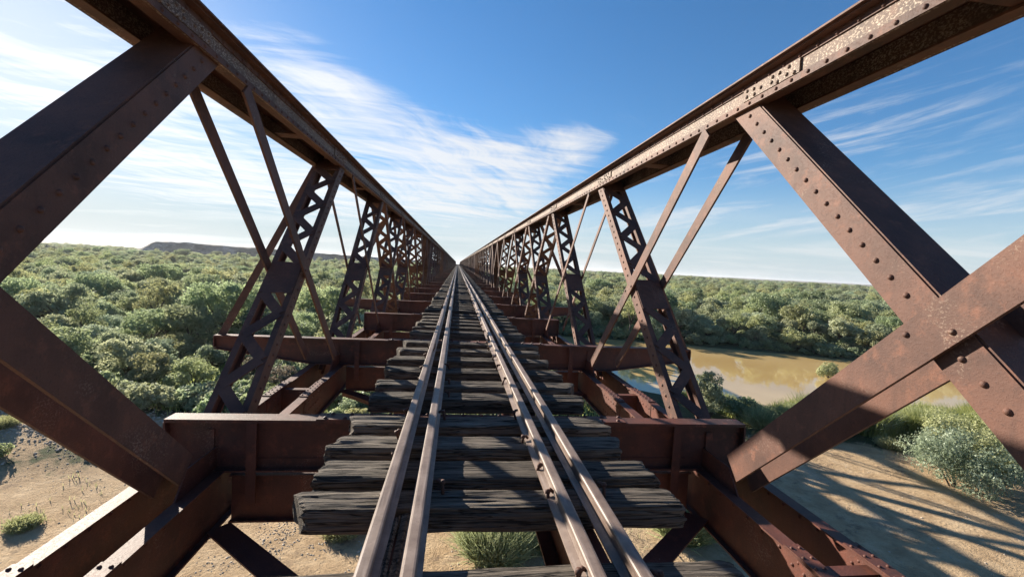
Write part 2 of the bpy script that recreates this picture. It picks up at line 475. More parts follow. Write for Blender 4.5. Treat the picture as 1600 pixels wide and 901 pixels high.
        for sg in (-1, 1):
            s_ = MB()
            s_.box(sg*1.965-.042, sg*1.965+.042, yc-.085, yc-.071, Z(-2.20), zt-.032)
            s_.box(sg*1.965-.007, sg*1.965+.007, yc-.071, yc-.017, Z(-2.20), zt-.032)
            put('stiffener', s_, 'iron_beam', fi)
            s_ = MB()
            s_.box(sg*2.33-.035, sg*2.33+.035, yc-.030, yc-.0185, zb+.088, zt-.102)
            put('stiffener', s_, 'iron_beam', fi)
        cs = MB()
        cs.prism([(-2.16, Z(-2.385)), (2.16, Z(-2.385)), (2.16, Z(-1.977)), (-2.16, Z(-1.977))], 'y', yc+.012, yc+.024)
        cs.box(-2.16, 2.16, yc-.04, yc+.075, Z(-1.977), Z(-1.965)); cs.box(-2.16, 2.16, yc-.04, yc+.075, Z(-2.397), Z(-2.3855))
        put('bottom_strut', cs, 'iron_beam')
        if outr:                                           # raking brace from the beam end to the top chord
            for sg in (-1, 1):
                r_ = MB(); a, b = Vector((sg*4.325, yc+.02, zt-.10)), Vector((sg*2.79, yc+.02, Z(1.56)))
                r_.bar(a, b, (0,1,0), .12, .014); r_.bar(a + Vector((sg*.052,.05,.0)), b + Vector((sg*.052,.05,0)), (1,0,0), .10, .014)
                put('raking_brace', r_, 'iron')
    # ---- stringers under the rails, side bracing below
    for k in range(8):
        ya, yb = YN(k) + (.19 if k == 0 else .11), YN(k+1) - (.17 if k == 7 else .11)
        for sg in (-1, 1):
            s_ = MB(); x = sg*.5
            s_.box(x-.008, x+.008, ya, yb, Z(-1.90), Z(-1.51))
            s_.box(x-.10, x+.10, ya, yb, Z(-1.51), Z(-1.494)); s_.box(x-.10, x+.10, ya, yb, Z(-1.916), Z(-1.90))
            put('stringer', s_, 'iron_beam')
        for e in (-1, 1):
            l_ = MB(); zz = Z(-2.33) + e*.012
            l_.bar((-e*2.16, YN(k)+.2, zz), (e*2.16, YN(k+1)-.12, zz), (0,0,1), .19, .014)
            l_.bar((-e*2.16, YN(k)+.2, zz-.05), (e*2.16, YN(k+1)-.12, zz-.05), (1,-1,0), .10, .014)
            put('lateral_brace', l_, 'iron_beam')
    return out

ORD = 'first second third fourth fifth sixth seventh eighth ninth tenth eleventh twelfth thirteenth fourteenth fifteenth sixteenth seventeenth eighteenth nineteenth'.split()
TENS = {20: 'twent', 30: 'thirt', 40: 'fort', 50: 'fift', 60: 'sixt'}
def ordn(i):
    if i <= 19: return ORD[i-1]
    tn = i//10*10
    return TENS[tn] + 'ieth' if i == tn else TENS[tn] + 'y-' + ORD[i-tn-1]

span = empty('truss_span', (0, NODE0, ZC+ZB))
objs = []
for name, mb, mat, par in make_span(True):
    objs.append(mb.build(name, M[mat], span if par is None else objs[par]))
SPG = 'riveted iron truss spans of the railway bridge'
tag(span, 'nearest rusty riveted truss span, its tall trusses framing the track on both sides', 'bridge span', SPG)
for i in (1, 2):
    c = copy_tree(span); c.location = (0, NODE0 + i*PITCHSPAN, ZC+ZB)
    tag(c, ['', 'second truss span from the viewer, directly beyond the end posts of the nearest span', 'third truss span from the viewer, dark lattice bars crowding together'][i])
far_mb = MB()
for name, mb, mat, par in make_span(False):
    far_mb.add(mb.v, mb.f)
fm = far_mb.mesh('truss_span', M['iron'])
for i in range(3, NSPAN):
    o = bpy.data.objects.new('truss_span', fm); COL.objects.link(o); o.location = (0, NODE0 + i*PITCHSPAN, ZC+ZB)
    tag(o, f'{ordn(i+1)} truss span from the viewer, small and dark toward the vanishing point', 'bridge span', SPG)
YEND = NODE0 + NSPAN*PITCHSPAN

# ------------------------------------------------------------------ rails
def rail(x, label, foot_w=.056, jit=0):
    prof = [(-.050,0),(.050,0),(.050,.011),(.012,.024),(.009,.078),(.026,.088),(.0305,.098),(.0305,.112),(.026,.1185),(.018,.1205),
            (-.018,.1205),(-.026,.1185),(-.0305,.112),(-.0305,.098),(-.026,.088),(-.009,.078),(-.012,.024),(-.050,.011)]
    mb = MB(); ys = list(np.concatenate([np.arange(-2, 60, .8), np.linspace(60, YEND+25, 60)]))
    n = len(prof); vs = []; fs = []
    for j, y in enumerate(ys):
        dx = .004*noise.noise(Vector((y*.35, x*9, 1))) + .003*noise.noise(Vector((y*.11, x*5, 3)))
        dz = .004*noise.noise(Vector((y*.3, x*7, 2)))
        for (u, w) in prof: vs.append((x+u+dx, y, ZC-H-.1205+w+dz))
    for j in range(len(ys)-1):
        for k in range(n): fs.append((j*n+k, j*n+(k+1)%n, (j+1)*n+(k+1)%n, (j+1)*n+k))
    fs.append(tuple(range(n-1,-1,-1)))
    mb.add(vs, fs); o = mb.build('rail', M['rail'])
    tag(o, label, 'rail', 'steel rails of the railway track')
    # fishplates bolted to the web at the joints
    for y in np.arange(6.9 + jit, 60, 9.1):
        for e in (-1, 1):
            f = MB(); f.box(x+e*.018-.008, x+e*.018+.008, y-.22, y+.22, ZC-H-.093, ZC-H-.043)
            for yy in (-.16, -.055, .055, .16):
                f.rivet((x+e*.026, y+yy, ZC-H-.068), (e,0,0), .018)
            f.build('fishplate', M['rail'], o)
    return o
rail(-.565, 'outermost rail on the left side, grey-brown running rail along the sleeper spikes')
rail(-.389, 'inner guard rail on the left, close beside the left running rail', jit=2.3)
rail(.371, 'inner guard rail on the right, its lit flank facing the middle of the track', jit=1.2)
rail(.565, 'outermost rail on the right side, running rail beyond the right guard rail', jit=4.)

# ------------------------------------------------------------------ sleepers
def tie_mesh(seed, L=2.17, w=.25, h=.145, m=26, per=20, amp=1.):
    r = random.Random(seed); o = Vector((r.random()*50, r.random()*50, r.random()*50))
    vs = []; fs = []
    # outline of the cross-section (y, z), rounded
    sec = []
    for k in range(per):
        a = 2*PI*(k+.5)/per; c, s_ = math.cos(a), math.sin(a)
        e = 9.; rr = (abs(c)**e + abs(s_)**e)**(-1/e); sec.append((c*rr, s_*rr))
    bow = (r.random()-.5)*.03; skewl, skewr = (r.random()-.5)*.12, (r.random()-.5)*.12
    for i in range(m+1):
        f = i/m; x = -L/2 + L*f
        endd = min(f, 1-f)*L
        for k, (cy, cz) in enumerate(sec):
            y, z = cy*w/2, cz*h/2
            sk = (skewl if f < .5 else skewr) * max(0, 1 - endd/.25)
            p = Vector((x*1.1, cy*2.6, cz*2.6)) + o
            g = noise.noise(Vector((x*.8, cy*7, cz*7)) + o)*.5 + noise.noise(Vector((x*1.8, cy*19, cz*19)) + o)*.45
            crack = max(0, 1 - abs(noise.noise(Vector((x*.55, cy*8, cz*4.)) + o*1.7))*9)
            d = (g*.006 - crack*.009*(1 if cz > .3 else .35) + .006*noise.noise(Vector((x*4, cy*31, cz*31)) + o))*amp
            wear = max(0, 1 - endd/.05)**2 * (.008 + .035*max(0, noise.noise(Vector((cy*1.5, cz*1.5, i*.05)) + o)))
            q = 1 + (d - wear)/max(.05, math.hypot(y, z))
            vs.append((x + sk*cy + (.03*noise.noise(Vector((cy*3, cz*3, 7*f)) + o))*(1 if endd < .02 else 0), y*q + bow*math.sin(PI*f), z*q + (.012*noise.noise(Vector((x*1.2, seed, 0)))) * amp))
    for i in range(m):
        for k in range(per): fs.append((i*per+k, i*per+(k+1)%per, (i+1)*per+(k+1)%per, (i+1)*per+k))
    fs.append(tuple(range(per-1,-1,-1))); fs.append(tuple(m*per+k for k in range(per)))
    mb = MB(); mb.add(vs, fs, per < 30)
    return mb.mesh('sleeper', M['timber'])

def spike_mb(lean, curl):
    mb = MB(); d = Vector((math.cos(lean), math.sin(lean), 0))
    pts = [Vector((0,0,-.03)), Vector((0,0,.03)), d*.006 + Vector((0,0,.045)), d*.02 + Vector((0,0,.058)), d*.04 + Vector((0,0,.058 - curl))]
    mb.tube(pts, [.010, .010, .011, .012, .009], 7)
    mb.tube([Vector((0,0,.040)), Vector((0,0,.062))], [.016, .014], 7)
    return mb

ties = [(1.79,.28,'nearest sleeper, dark split timber running along the very bottom of the picture'),
        (2.515,.21,'second sleeper from the bottom of the picture, widest, its left end ragged and rounded'),
        (2.89,.265,'third sleeper from the bottom of the picture, with a chipped step along its left top'),
        (3.335,.25,'fourth sleeper from the bottom of the picture, square left end before the cross beam'),
        (3.78,.235,'fifth sleeper from the bottom, hard against the nearest cross beam')]
for k, y in enumerate((4.50, 4.98, 5.60, 6.28, 6.92, 7.55)):
    ties.append((y, .25, f'dark weathered sleeper, {ordn(k+1)} beyond the nearest cross beam'))
pan = 2
while len(ties) < 290:
    for k in range(6):
        y = NODE0 + P*pan + (0 if pan < 8 else .2*(pan//8)) + .52 + k*.615 + random.uniform(-.06,.06)
        ties.append((y, random.uniform(.215,.265), f'dark weathered sleeper, {ordn(k+1)} beyond the {ordn(pan)} cross beam'))
    pan += 1
lastY = ties[-1][0]
lod = [tie_mesh(100+i, m=40, per=24) for i in range(5)]
ZT = ZC - H - .1205
for i, (y, w, lab) in enumerate(ties):
    if i < 13:
        hh = .15
        me = tie_mesh(i*3+1, L=2.17 + random.uniform(-.03,.03), w=w, h=hh, m=170, per=60, amp=1.15)
        o = bpy.data.objects.new('sleeper', me); sc = (1,1,1)
    else:
        me = lod[i % 5]; hh = .145; o = bpy.data.objects.new('sleeper', me); sc = (random.uniform(.97,1.03), w/.25, 1)
    COL.objects.link(o); o.scale = sc
    o.location = (.018 + random.uniform(-.02,.02), y, ZT - hh/2 + .002); o.rotation_euler = (random.uniform(-.02,.02), 0, random.uniform(-.012,.012))
    tag(o, lab, 'sleeper', 'timber sleepers of the bridge deck')
    if i < 48:
        for x, lean, pr in ((-.635, 0, 1.), (.295, 0, .8), (-.315, PI, .6), (.637, PI, .7)):
            if random.random() > pr: continue
            sp = spike_mb(lean + random.uniform(-.5,.5), random.uniform(-.01,.02)).build('spike', M['iron'], o)
            sp.location = (x + random.uniform(-.008,.008) , random.uniform(-.06,.06), hh/2 + random.uniform(-.012,.025)); sp.rotation_euler = (random.uniform(-.35,.35), random.uniform(-.35,.35), 0)
rest = MB(); y = lastY + .63
while y < YEND + 2:
    rest.box(-1.07, 1.10, y-.12, y+.12, ZT-.145, ZT); y += .63
tag(rest.build('sleeper', M['timber']), 'mass of distant sleepers running on to the far end of the bridge', 'sleepers', None, 'stuff')
# splintered board lodged between the two left rails
for (xa, xb, ya, yb, lb) in ((-.520,-.490,1.82,2.30,'thin grey splinter of board lodged beside the left running rail'), (-.480,-.432,1.78,2.34,'split grey board lodged between the two left rails')):
    bd = MB(); vs = []; fs = []; n = 14; mcols = 5
    for j in range(n+1):
        for i in range(mcols+1):
            yy = ya + (yb-ya)*j/n; xx = xa + (xb-xa)*i/mcols
            e = .02*noise.noise(Vector((i*3.3, 1, 5))) if j in (0, n) else 0
            vs.append((xx, yy+e*2, ZT + .012 + .012*noise.noise(Vector((i*1.9, yy*2, 0)))))
    for j in range(n):
        for i in range(mcols): a = j*(mcols+1)+i; fs.append((a, a+1, a+mcols+2, a+mcols+1))
    bd.add(vs, fs); o = bd.build('splintered_board', M['timber']); s_ = o.modifiers.new('thick', 'SOLIDIFY'); s_.thickness = .03
    tag(o, lb, 'board', 'splintered boards between the left rails')

# ------------------------------------------------------------------ terrain
RIV = np.array([(-14,60),(-6,55),(3,48.5),(10,42),(16,36.5),(22.8,30.5),(33,29.6),(46,31),(70,26),(140,5),(150,30),(95,41),(52.5,54),(34,61.5),(22,65),(10,67.5),(-4,69.5),(-13,66)], float)
def riv_d(x, y):
    """distance to the river outline, negative inside"""
    x = np.asarray(x, float); y = np.asarray(y, float); d = np.full(x.shape, 1e9); inside = np.zeros(x.shape, bool)
    for (ax, ay), (bx, by) in zip(RIV, np.roll(RIV, -1, 0)):
        t_ = np.clip(((x-ax)*(bx-ax) + (y-ay)*(by-ay)) / ((bx-ax)**2 + (by-ay)**2), 0, 1)
        d = np.minimum(d, np.hypot(x-ax-t_*(bx-ax), y-ay-t_*(by-ay)))
        c = ((ay > y) != (by > y)) & (x < (bx-ax)*(y-ay)/(by-ay+1e-12) + ax); inside ^= c
    return np.where(inside, -d, d)
def sstep(a, b, v): t_ = np.clip((v-a)/(b-a), 0, 1); return t_*t_*(3-2*t_)
def vnoise(x, y, s, sd=0.):
    f = np.vectorize(lambda a, b: noise.noise(Vector((a/s+sd, b/s-sd, sd*.7)))); return f(x, y)
WZ = -1.2
def height(x, y, nz=None):
    x = np.asarray(x, float); y = np.asarray(y, float)
    d = riv_d(x, y); r = np.hypot(x, y)
    h = .22*(vnoise(x, y, 9., 3.1)) + .06*vnoise(x, y, 2.1, 8.) + .5*vnoise(x, y, 60., 1.)*sstep(40, 120, r)
    h = h + 1.1*np.exp(-(((x+19)/7.5)**2 + ((y-23)/4.5)**2))*(1+.4*vnoise(x, y, 3., 5.))       # gravel mound on the left
    h = h - (1.2 - .2)*sstep(7, .5, d) - 1.1*sstep(.8, -3., d)
    return h
def axis_coords(lim, near, n1, n2):
    a = np.linspace(0, near, n1); b = near*np.exp(np.linspace(0, math.log(lim/near), n2))[1:]
    p_ = np.concatenate([a, b]); return np.concatenate([-p_[::-1], p_[1:]])
gx = axis_coords(9000, 62, 105, 40); gy = axis_coords(9000, 78, 130, 40); gy = gy[gy > -400]
X, Y = np.meshgrid(gx, gy); Zg = height(X, Y)
Zg = np.where(np.hypot(X, Y) > 2500, -6., Zg)
nx, ny = len(gx), len(gy)
idx = np.arange(nx*ny).reshape(ny, nx)
faces = np.stack([idx[:-1,:-1].ravel(), idx[:-1,1:].ravel(), idx[1:,1:].ravel(), idx[1:,:-1].ravel()], 1)
ground = np_mesh('ground', np.stack([X.ravel(), Y.ravel(), Zg.ravel()], 1), faces, M['ground'], True)
ground['kind'] = 'structure'; ground['label'] = 'sandy river flat with gravel and leaf litter under the bridge'
D = riv_d(X, Y)
# where plants cover the soil: 0 bare sand, 1 litter and green
bareR = sstep(27, 21, Y + np.maximum(0, X-4)*.18 + 2.*vnoise(X, Y, 6., 2.))*sstep(-7, 1, X)*sstep(34, 28, X)
bareL = sstep(26, 21, Y + 1.5*vnoise(X, Y, 5., 4.))*sstep(-33, -26, X)*sstep(4, -1, X)
cover = 1 - np.clip(np.maximum(bareR, bareL), 0, 1)
cover = np.where(cover < .999, np.maximum(cover, sstep(4.5, 1.5, D)), cover)
cover = np.maximum(cover, .55*np.exp(-(((X+16)/5)**2 + ((Y-19.5)/1.8)**2)))
cover = np.maximum(cover, .55*np.exp(-(((X-1.)/3.)**2 + ((Y-15.5)/2.5)**2)))
cover = np.maximum(cover, .5*np.exp(-(((X+3.5)/2.2)**2 + ((Y-15.)/1.3)**2)))
for nm, arr in (('cover', cover), ('far', sstep(500, 1300, np.hypot(X, Y)))):
    a = ground.data.attributes.new(nm, 'FLOAT', 'POINT'); a.data.foreach_set('value', arr.ravel().astype(np.float32))
water = np_mesh('river_water', [(-30,15,WZ),(160,0,WZ),(160,85,WZ),(-30,85,WZ)], [(0,1,2,3)], M['water'])
water['kind'] = 'structure'; water['label'] = 'ochre muddy river pool right of the bridge'

# distant rocky ridge on the left and low rises along the horizon
def ridge(name, pts, base, depth, label):
    """pts: azimuth degrees, distance, crest height above the flat"""
    vs = []; fs = []; n = len(pts)*10
    az = np.interp(np.linspace(0, len(pts)-1, n), range(len(pts)), [q[0] for q in pts])
    ds = np.interp(np.linspace(0, len(pts)-1, n), range(len(pts)), [q[1] for q in pts])
    hs = np.interp(np.linspace(0, len(pts)-1, n), range(len(pts)), [q[2] for q in pts])
    prof = [(0,0),(.25,.28),(.45,.60),(.62,.9),(.70,1.),(1.3,1.02),(1.9,.6),(2.6,0)]
    for i in range(n):
        a = math.radians(az[i])
        for (q, hh) in prof:
            dd = ds[i] + q*depth*(1+.25*noise.noise(Vector((i*.13, q*2, 4))))
            jit = 1 + (.10*noise.noise(Vector((i*.4, q*3, 9))))*(hh > 0)
            vs.append((math.sin(a)*dd, math.cos(a)*dd, base + hs[i]*hh*jit - (.5 if hh == 0 else 0)))
    k = len(prof)
    for i in range(n-1):
        for j in range(k-1): fs.append((i*k+j, (i+1)*k+j, (i+1)*k+j+1, i*k+j+1))
    o = np_mesh(name, vs, fs, M['hill'], True); o['kind'] = 'structure'; o['label'] = label
ridge('rocky_hill', [(-33.5,620,3.),(-32.6,620,8.),(-31.6,620,15.7),(-29.5,620,16.8),(-25,620,15.4),(-20.9,620,14.4),(-17,620,13.2),(-13,640,12.2),(-8,680,11.5),(-3,760,10),(2,900,6),(4,950,3)], -.5, 34, 'low dark rocky mesa on the left horizon')
ridge('distant_hills', [(-50,3500,6),(-42,3500,12),(-39,3500,22),(-36,3500,16),(-33,3500,4)], -4, 200, 'faint pale rise on the far left horizon')
ridge('distant_plain', [(2,4200,0),(8,4200,8),(20,4200,10),(35,4200,13),(47,4200,15),(60,4200,14),(70,4200,10)], -4, 260, 'flat brown plain along the right horizon')
ridge('embankment', [(-.8,YEND+12,0),(-.4,YEND+8,4),(-.2,YEND+6,6.3),(.2,YEND+6,6.3),(.4,YEND+8,4),(.8,YEND+12,0)], 0, 30, 'earth embankment at the far end of the bridge')

# ------------------------------------------------------------------ piers
def pier():
    root = empty('bridge_pier', (0,0,0))
    for sg in (-1, 1):
        c = MB(); c.tube([(sg*2.47,0,-2.2),(sg*2.47,0,.2),(sg*2.47,0,.25),(sg*2.47,0,6.0)], [.80,.80,.62,.56], 24, True)
        for zz in (1.4, 2.9, 4.4): c.tube([(sg*2.47,0,zz),(sg*2.47,0,zz+.07)], [.66,.66], 24, True)
        col = c.build('column', M['iron'], root)
        cp = MB(); cp.tube([(sg*2.47,0,6.0),(sg*2.47,0,6.25),(sg*2.47,0,6.53)], [.62,.72,.72], 24); cp.build('column_cap', M['iron'], col)
    for e in (-1, 1):
        b = MB(); b.bar((-e*1.9, e*.04, 1.4), (e*1.9, e*.04, 5.6), (0,1,0), .14, .05); b.build('brace', M['iron'], root)
    for zz in (1.2, 5.75):
        b = MB(); b.box(-1.87, 1.87, -.12, .12, zz-.11, zz+.11); b.build('crossbar', M['iron'], root)
    return root
pr = pier(); PG = 'iron column piers under the bridge'
for i in range(NSPAN):
    c = pr if i == 0 else copy_tree(pr)
    yy = NODE0 + i*PITCHSPAN - .2
    c.location = (0, yy, 0)
    tag(c, 'twin iron column pier under the near end of the nearest truss span' if i == 0 else f'twin iron column pier, {ordn(i)} beyond the nearest truss span', 'pier', PG)

# ------------------------------------------------------------------ plants
def crown_mesh(name, seed, R, Hc, z0, lobes, nleaf, size, mat, flat=.8, gap=.0, droop=0.):
    """foliage of leaf clumps spread over the shells of several lobes"""
    g = np.random.default_rng(seed); C = []
    for i in range(lobes):
        a = g.random()*2*PI; q = R*.72*math.sqrt(g.random()); zz = z0 + Hc*(.25 + .62*g.random()*(1 - .45*(q/R)**2))
        C.append((q*math.cos(a), q*math.sin(a), zz, R*g.uniform(.25,.42)))
    C.append((0, 0, z0+Hc*.78, R*.42)); C = np.array(C)
    k = g.integers(0, len(C), nleaf); d = g.normal(size=(nleaf,3)); d /= np.linalg.norm(d, axis=1, keepdims=True)
    # leaves sit in sprays: quantise directions to clump centres
    ncl = 26; cl = g.normal(size=(len(C), ncl, 3)); cl /= np.linalg.norm(cl, axis=2, keepdims=True)
    cc = cl[k, g.integers(0, ncl, nleaf)]
    d = cc + d*.34; d /= np.linalg.norm(d, axis=1, keepdims=True)
    rad = C[k,3]*(1 - .42*g.random(nleaf)**1.8)*(1 + .16*g.normal(size=nleaf)*.5)
    c = C[k,:3] + d*rad[:,None]*np.array([1,1,flat])
    keep = c[:,2] > z0*.25
    c, d = c[keep], d[keep]; n = len(c)
    nrm = d + g.normal(size=(n,3))*.75; nrm[:,2] += .25; nrm /= np.linalg.norm(nrm, axis=1, keepdims=True)
    u = np.cross(nrm, g.normal(size=(n,3))); u /= np.linalg.norm(u, axis=1, keepdims=True); w = np.cross(nrm, u)
    s_ = size*g.uniform(.6, 1.35, n)[:,None]
    V = np.stack([c - u*s_*.9, c + w*s_*.42 + u*s_*.05, c + u*s_*.9, c - w*s_*.42 - u*s_*.05], 1).reshape(-1,3)
    Fq = np.arange(4*n).reshape(-1,4)
    return V, Fq, C

def trunk_mb(C, z0, seed, r=.13):
    g = random.Random(seed); mb = MB()
    fork = Vector((g.uniform(-.2,.2), g.uniform(-.2,.2), z0*.75 + .35))
    mb.tube([(0,0,-.35), (fork*.5 + Vector((g.uniform(-.12,.12), g.uniform(-.12,.12), 0))), fork], [r*1.5, r*1.1, r*.9], 8)
    for c in C[:9]:
        e = Vector(c[:3]); m_ = fork.lerp(e, .5) + Vector((g.uniform(-.3,.3), g.uniform(-.3,.3), g.uniform(-.1,.25)))
        mb.tube([fork, m_, e], [r*.62, r*.38, r*.14], 6)
    return mb

def make_tree(seed, R, Ht, lobes, nleaf, size, mat, name='tree'):
    z0 = Ht*.30
    V, Fq, C = crown_mesh('crown', seed, R, Ht - z0, z0, lobes, nleaf, size, mat)
    root = empty(name, (0,0,0))
    np_mesh('crown', V, Fq, M[mat], False, root)
    trunk_mb(C, z0, seed).build('trunk', M['bark'], root)
    return root

KINDS = [(11, 3.2, 5.0, 13, 5200, .17, 'leaf_grey', 'grey-green', 'rounded'),
         (12, 2.7, 4.4, 10, 4600, .16, 'leaf_olive', 'olive', 'bushy'),
         (13, 3.6, 5.6, 16, 6000, .18, 'leaf_green', 'deep green', 'broad'),
         (14, 2.3, 3.9, 8, 3800, .15, 'leaf_grey', 'grey-green', 'small'),
         (15, 3.0, 5.3, 12, 4200, .17, 'leaf_olive', 'olive', 'open-crowned'),
         (16, 2.9, 4.7, 11, 4800, .16, 'leaf_pale', 'pale blue-green', 'dense')]
KINDS += [(17, 2.5, 6.6, 9, 2300, .15, 'leaf_olive', 'olive', 'tall thin-crowned'),
          (18, 1.9, 3.0, 8, 1500, .13, 'leaf_dry', 'brownish', 'half-bare')]
protos = [make_tree(*k[:7]) for k in KINDS]; used = [False]*len(KINDS)

def forest_ok(x, y):
    d = riv_d(x, y); ax = np.abs(x)
    ok = d > 2.2
    near_right = (x > -3) & (y < 40 + np.maximum(0, 0*x)) & (d > 0) & ~((x > 10) & (y > 52))
    ok &= ~near_right
    ok &= ~((x > 3) & (y < 30)) & ~((x > 14) & (y < 45))
    ok &= ~((x <= 0) & (y < 27 + np.maximum(0, -x-14)*-.06 + np.maximum(0, x+13)*1.2))
    ok &= ax > 5.2
    ok &= ~((x < -9) & (y < 27.6 + np.maximum(0, -x-14)*.12))
    return ok
# jittered points, denser near
pts = []
def scatter(r0, r1, sp, a0=-52, a1=64):
    n = int(math.radians(a1-a0)/2*(r1**2-r0**2)/sp**2)
    r = np.sqrt(rng.random(n)*(r1**2-r0**2)+r0**2); a = np.radians(rng.uniform(a0, a1, n))
    return np.stack([r*np.sin(a), r*np.cos(a)], 1)
def poisson(q, dmin, occ):
    out = []; cell = dmin
    for x, y in q:
        c = (int(x//cell), int(y//cell)); bad = False
        for i in (-1,0,1):
            for j in (-1,0,1):
                for (u, w) in occ.get((c[0]+i, c[1]+j), ()):
                    if (u-x)**2 + (w-y)**2 < dmin*dmin: bad = True; break
                if bad: break
            if bad: break
        if not bad: occ.setdefault(c, []).append((x, y)); out.append((x, y))
    return out
q = scatter(22, 170, 1.7); q = q[forest_ok(q[:,0], q[:,1])]
near = np.array(poisson(q, 2.75, {}))
near = near[np.argsort(np.hypot(near[:,0], near[:,1]))]
NIND = 285
ind, mid = near[:NIND], near[NIND:]
q = scatter(170, 420, 3.6); q = q[forest_ok(q[:,0], q[:,1])]; far1 = np.array(poisson(q, 3.7, {}))
q = scatter(420, 1500, 9.5); q = q[forest_ok(q[:,0], q[:,1])]; far2 = np.array(poisson(q, 8.5, {}))

def zone(x, y):
    if x < 0: return 'left of the bridge' if x < -7 else 'close along the left side of the bridge'
    return 'across the river on the right' if x > 7 else 'close along the right side of the bridge'
hz = height(ind[:,0], ind[:,1])
for (x, y), z in zip(ind, hz):
    i = random.choices(range(8), (25, 19, 13, 17, 13, 8, 7, 6))[0]
    if not used[i]: o = protos[i]; used[i] = True
    else: o = copy_tree(protos[i])
    s_ = random.choice((random.uniform(.5, .75), random.uniform(.6, .9), random.uniform(.6, 1.0)))
    if x > 8: s_ *= 1.12
    if abs(x) < 8: s_ = min(s_, .7)
    if x < -6 and y < 40: s_ = min(s_*.85, .62)
    o.location = (x, y, z-.1); o.rotation_euler = (0, 0, random.uniform(0, 6.28)); o.scale = (s_, s_, s_*random.uniform(.88,1.12))
    lab = f'{KINDS[i][8]} {KINDS[i][7]} tree in the dense wood {zone(x, y)}'
    tag(o, lab, 'tree', f'{KINDS[i][8]} {KINDS[i][7]} trees {zone(x, y)}')

def gn_scatter(name, pts, zs, scl, sources, idxs, label, cat):
    n = len(pts)
    me = bpy.data.meshes.new(name); me.vertices.add(n)
    me.vertices.foreach_set('co', np.column_stack([pts, zs]).astype(np.float32).ravel())
    for nm, typ, arr in (('scl','FLOAT',scl), ('rot','FLOAT',rng.uniform(0, 6.28, n)), ('pick','INT',idxs)):
        a = me.attributes.new(nm, typ, 'POINT'); a.data.foreach_set('value', np.asarray(arr, np.float32 if typ == 'FLOAT' else np.int32))
    o = bpy.data.objects.new(name, me); COL.objects.link(o)
    ng = bpy.data.node_groups.new(name, 'GeometryNodeTree')
    ng.interface.new_socket('Geometry', in_out='INPUT', socket_type='NodeSocketGeometry'); ng.interface.new_socket('Geometry', in_out='OUTPUT', socket_type='NodeSocketGeometry')
    N, L = ng.nodes, ng.links
    gi, go = N.new('NodeGroupInput'), N.new('NodeGroupOutput'); ip = N.new('GeometryNodeInstanceOnPoints')
    jn = N.new('GeometryNodeJoinGeometry')
    for s_ in reversed(sources):
        oi = N.new('GeometryNodeObjectInfo'); oi.transform_space = 'ORIGINAL'; oi.inputs['Object'].default_value = s_; oi.inputs['As Instance'].default_value = True
        L.new(oi.outputs['Geometry'], jn.inputs[0])
    mp = N.new('GeometryNodeMeshToPoints'); L.new(gi.outputs[0], mp.inputs[0]); L.new(mp.outputs[0], ip.inputs['Points'])
    L.new(jn.outputs[0], ip.inputs['Instance']); ip.inputs['Pick Instance'].default_value = True
    def attr(nm, typ):
        a = N.new('GeometryNodeInputNamedAttribute'); a.data_type = typ; a.inputs['Name'].default_value = nm
        return [s_ for s_ in a.outputs if s_.enabled and s_.name == 'Attribute'][0]
    L.new(attr('pick', 'INT'), ip.inputs['Instance Index'])
    cx = N.new('ShaderNodeCombineXYZ'); L.new(attr('rot', 'FLOAT'), cx.inputs[2]); L.new(cx.outputs[0], ip.inputs['Rotation'])
    L.new(attr('scl', 'FLOAT'), ip.inputs['Scale']); L.new(ip.outputs[0], go.inputs[0])
    md = o.modifiers.new('scatter', 'NODES'); md.node_group = ng
    tag(o, label, cat, None, 'stuff')
    return o
crowns = [next(c for c in p.children if c.name.startswith('crown')) for p in protos]
fp = np.concatenate([mid, far1, far2]); rr = np.hypot(fp[:,0], fp[:,1])
fz = np.where(rr < 170, 0, 0.) - .35 + rng.normal(size=len(fp))*.15
fs = rng.choice([.62, .8, .92], len(fp), p=[.45,.4,.15]) * rng.uniform(.85, 1.15, len(fp)) * np.where(rr > 420, 1.75, 1.1) * np.where((fp[:,0] > 8) & (rr < 300), 1.1, 1.) 
fz = np.where(rr > 420, fz - 1.2, fz)
# keep clear of the rocky ridge
keep = ~((rr > 612) & (np.degrees(np.arctan2(fp[:,0], fp[:,1])) < 3) & (np.degrees(np.arctan2(fp[:,0], fp[:,1])) > -33) & (rr < 720))
fp, fz, fs, rr = fp[keep], fz[keep], fs[keep], rr[keep]
gn_scatter('woodland', fp, fz, fs, crowns, rng.choice(8, len(fp), p=[.25,.19,.12,.17,.12,.06,.05,.04]), 'far-off olive and grey-green woodland filling the plain to the horizon', 'woodland')

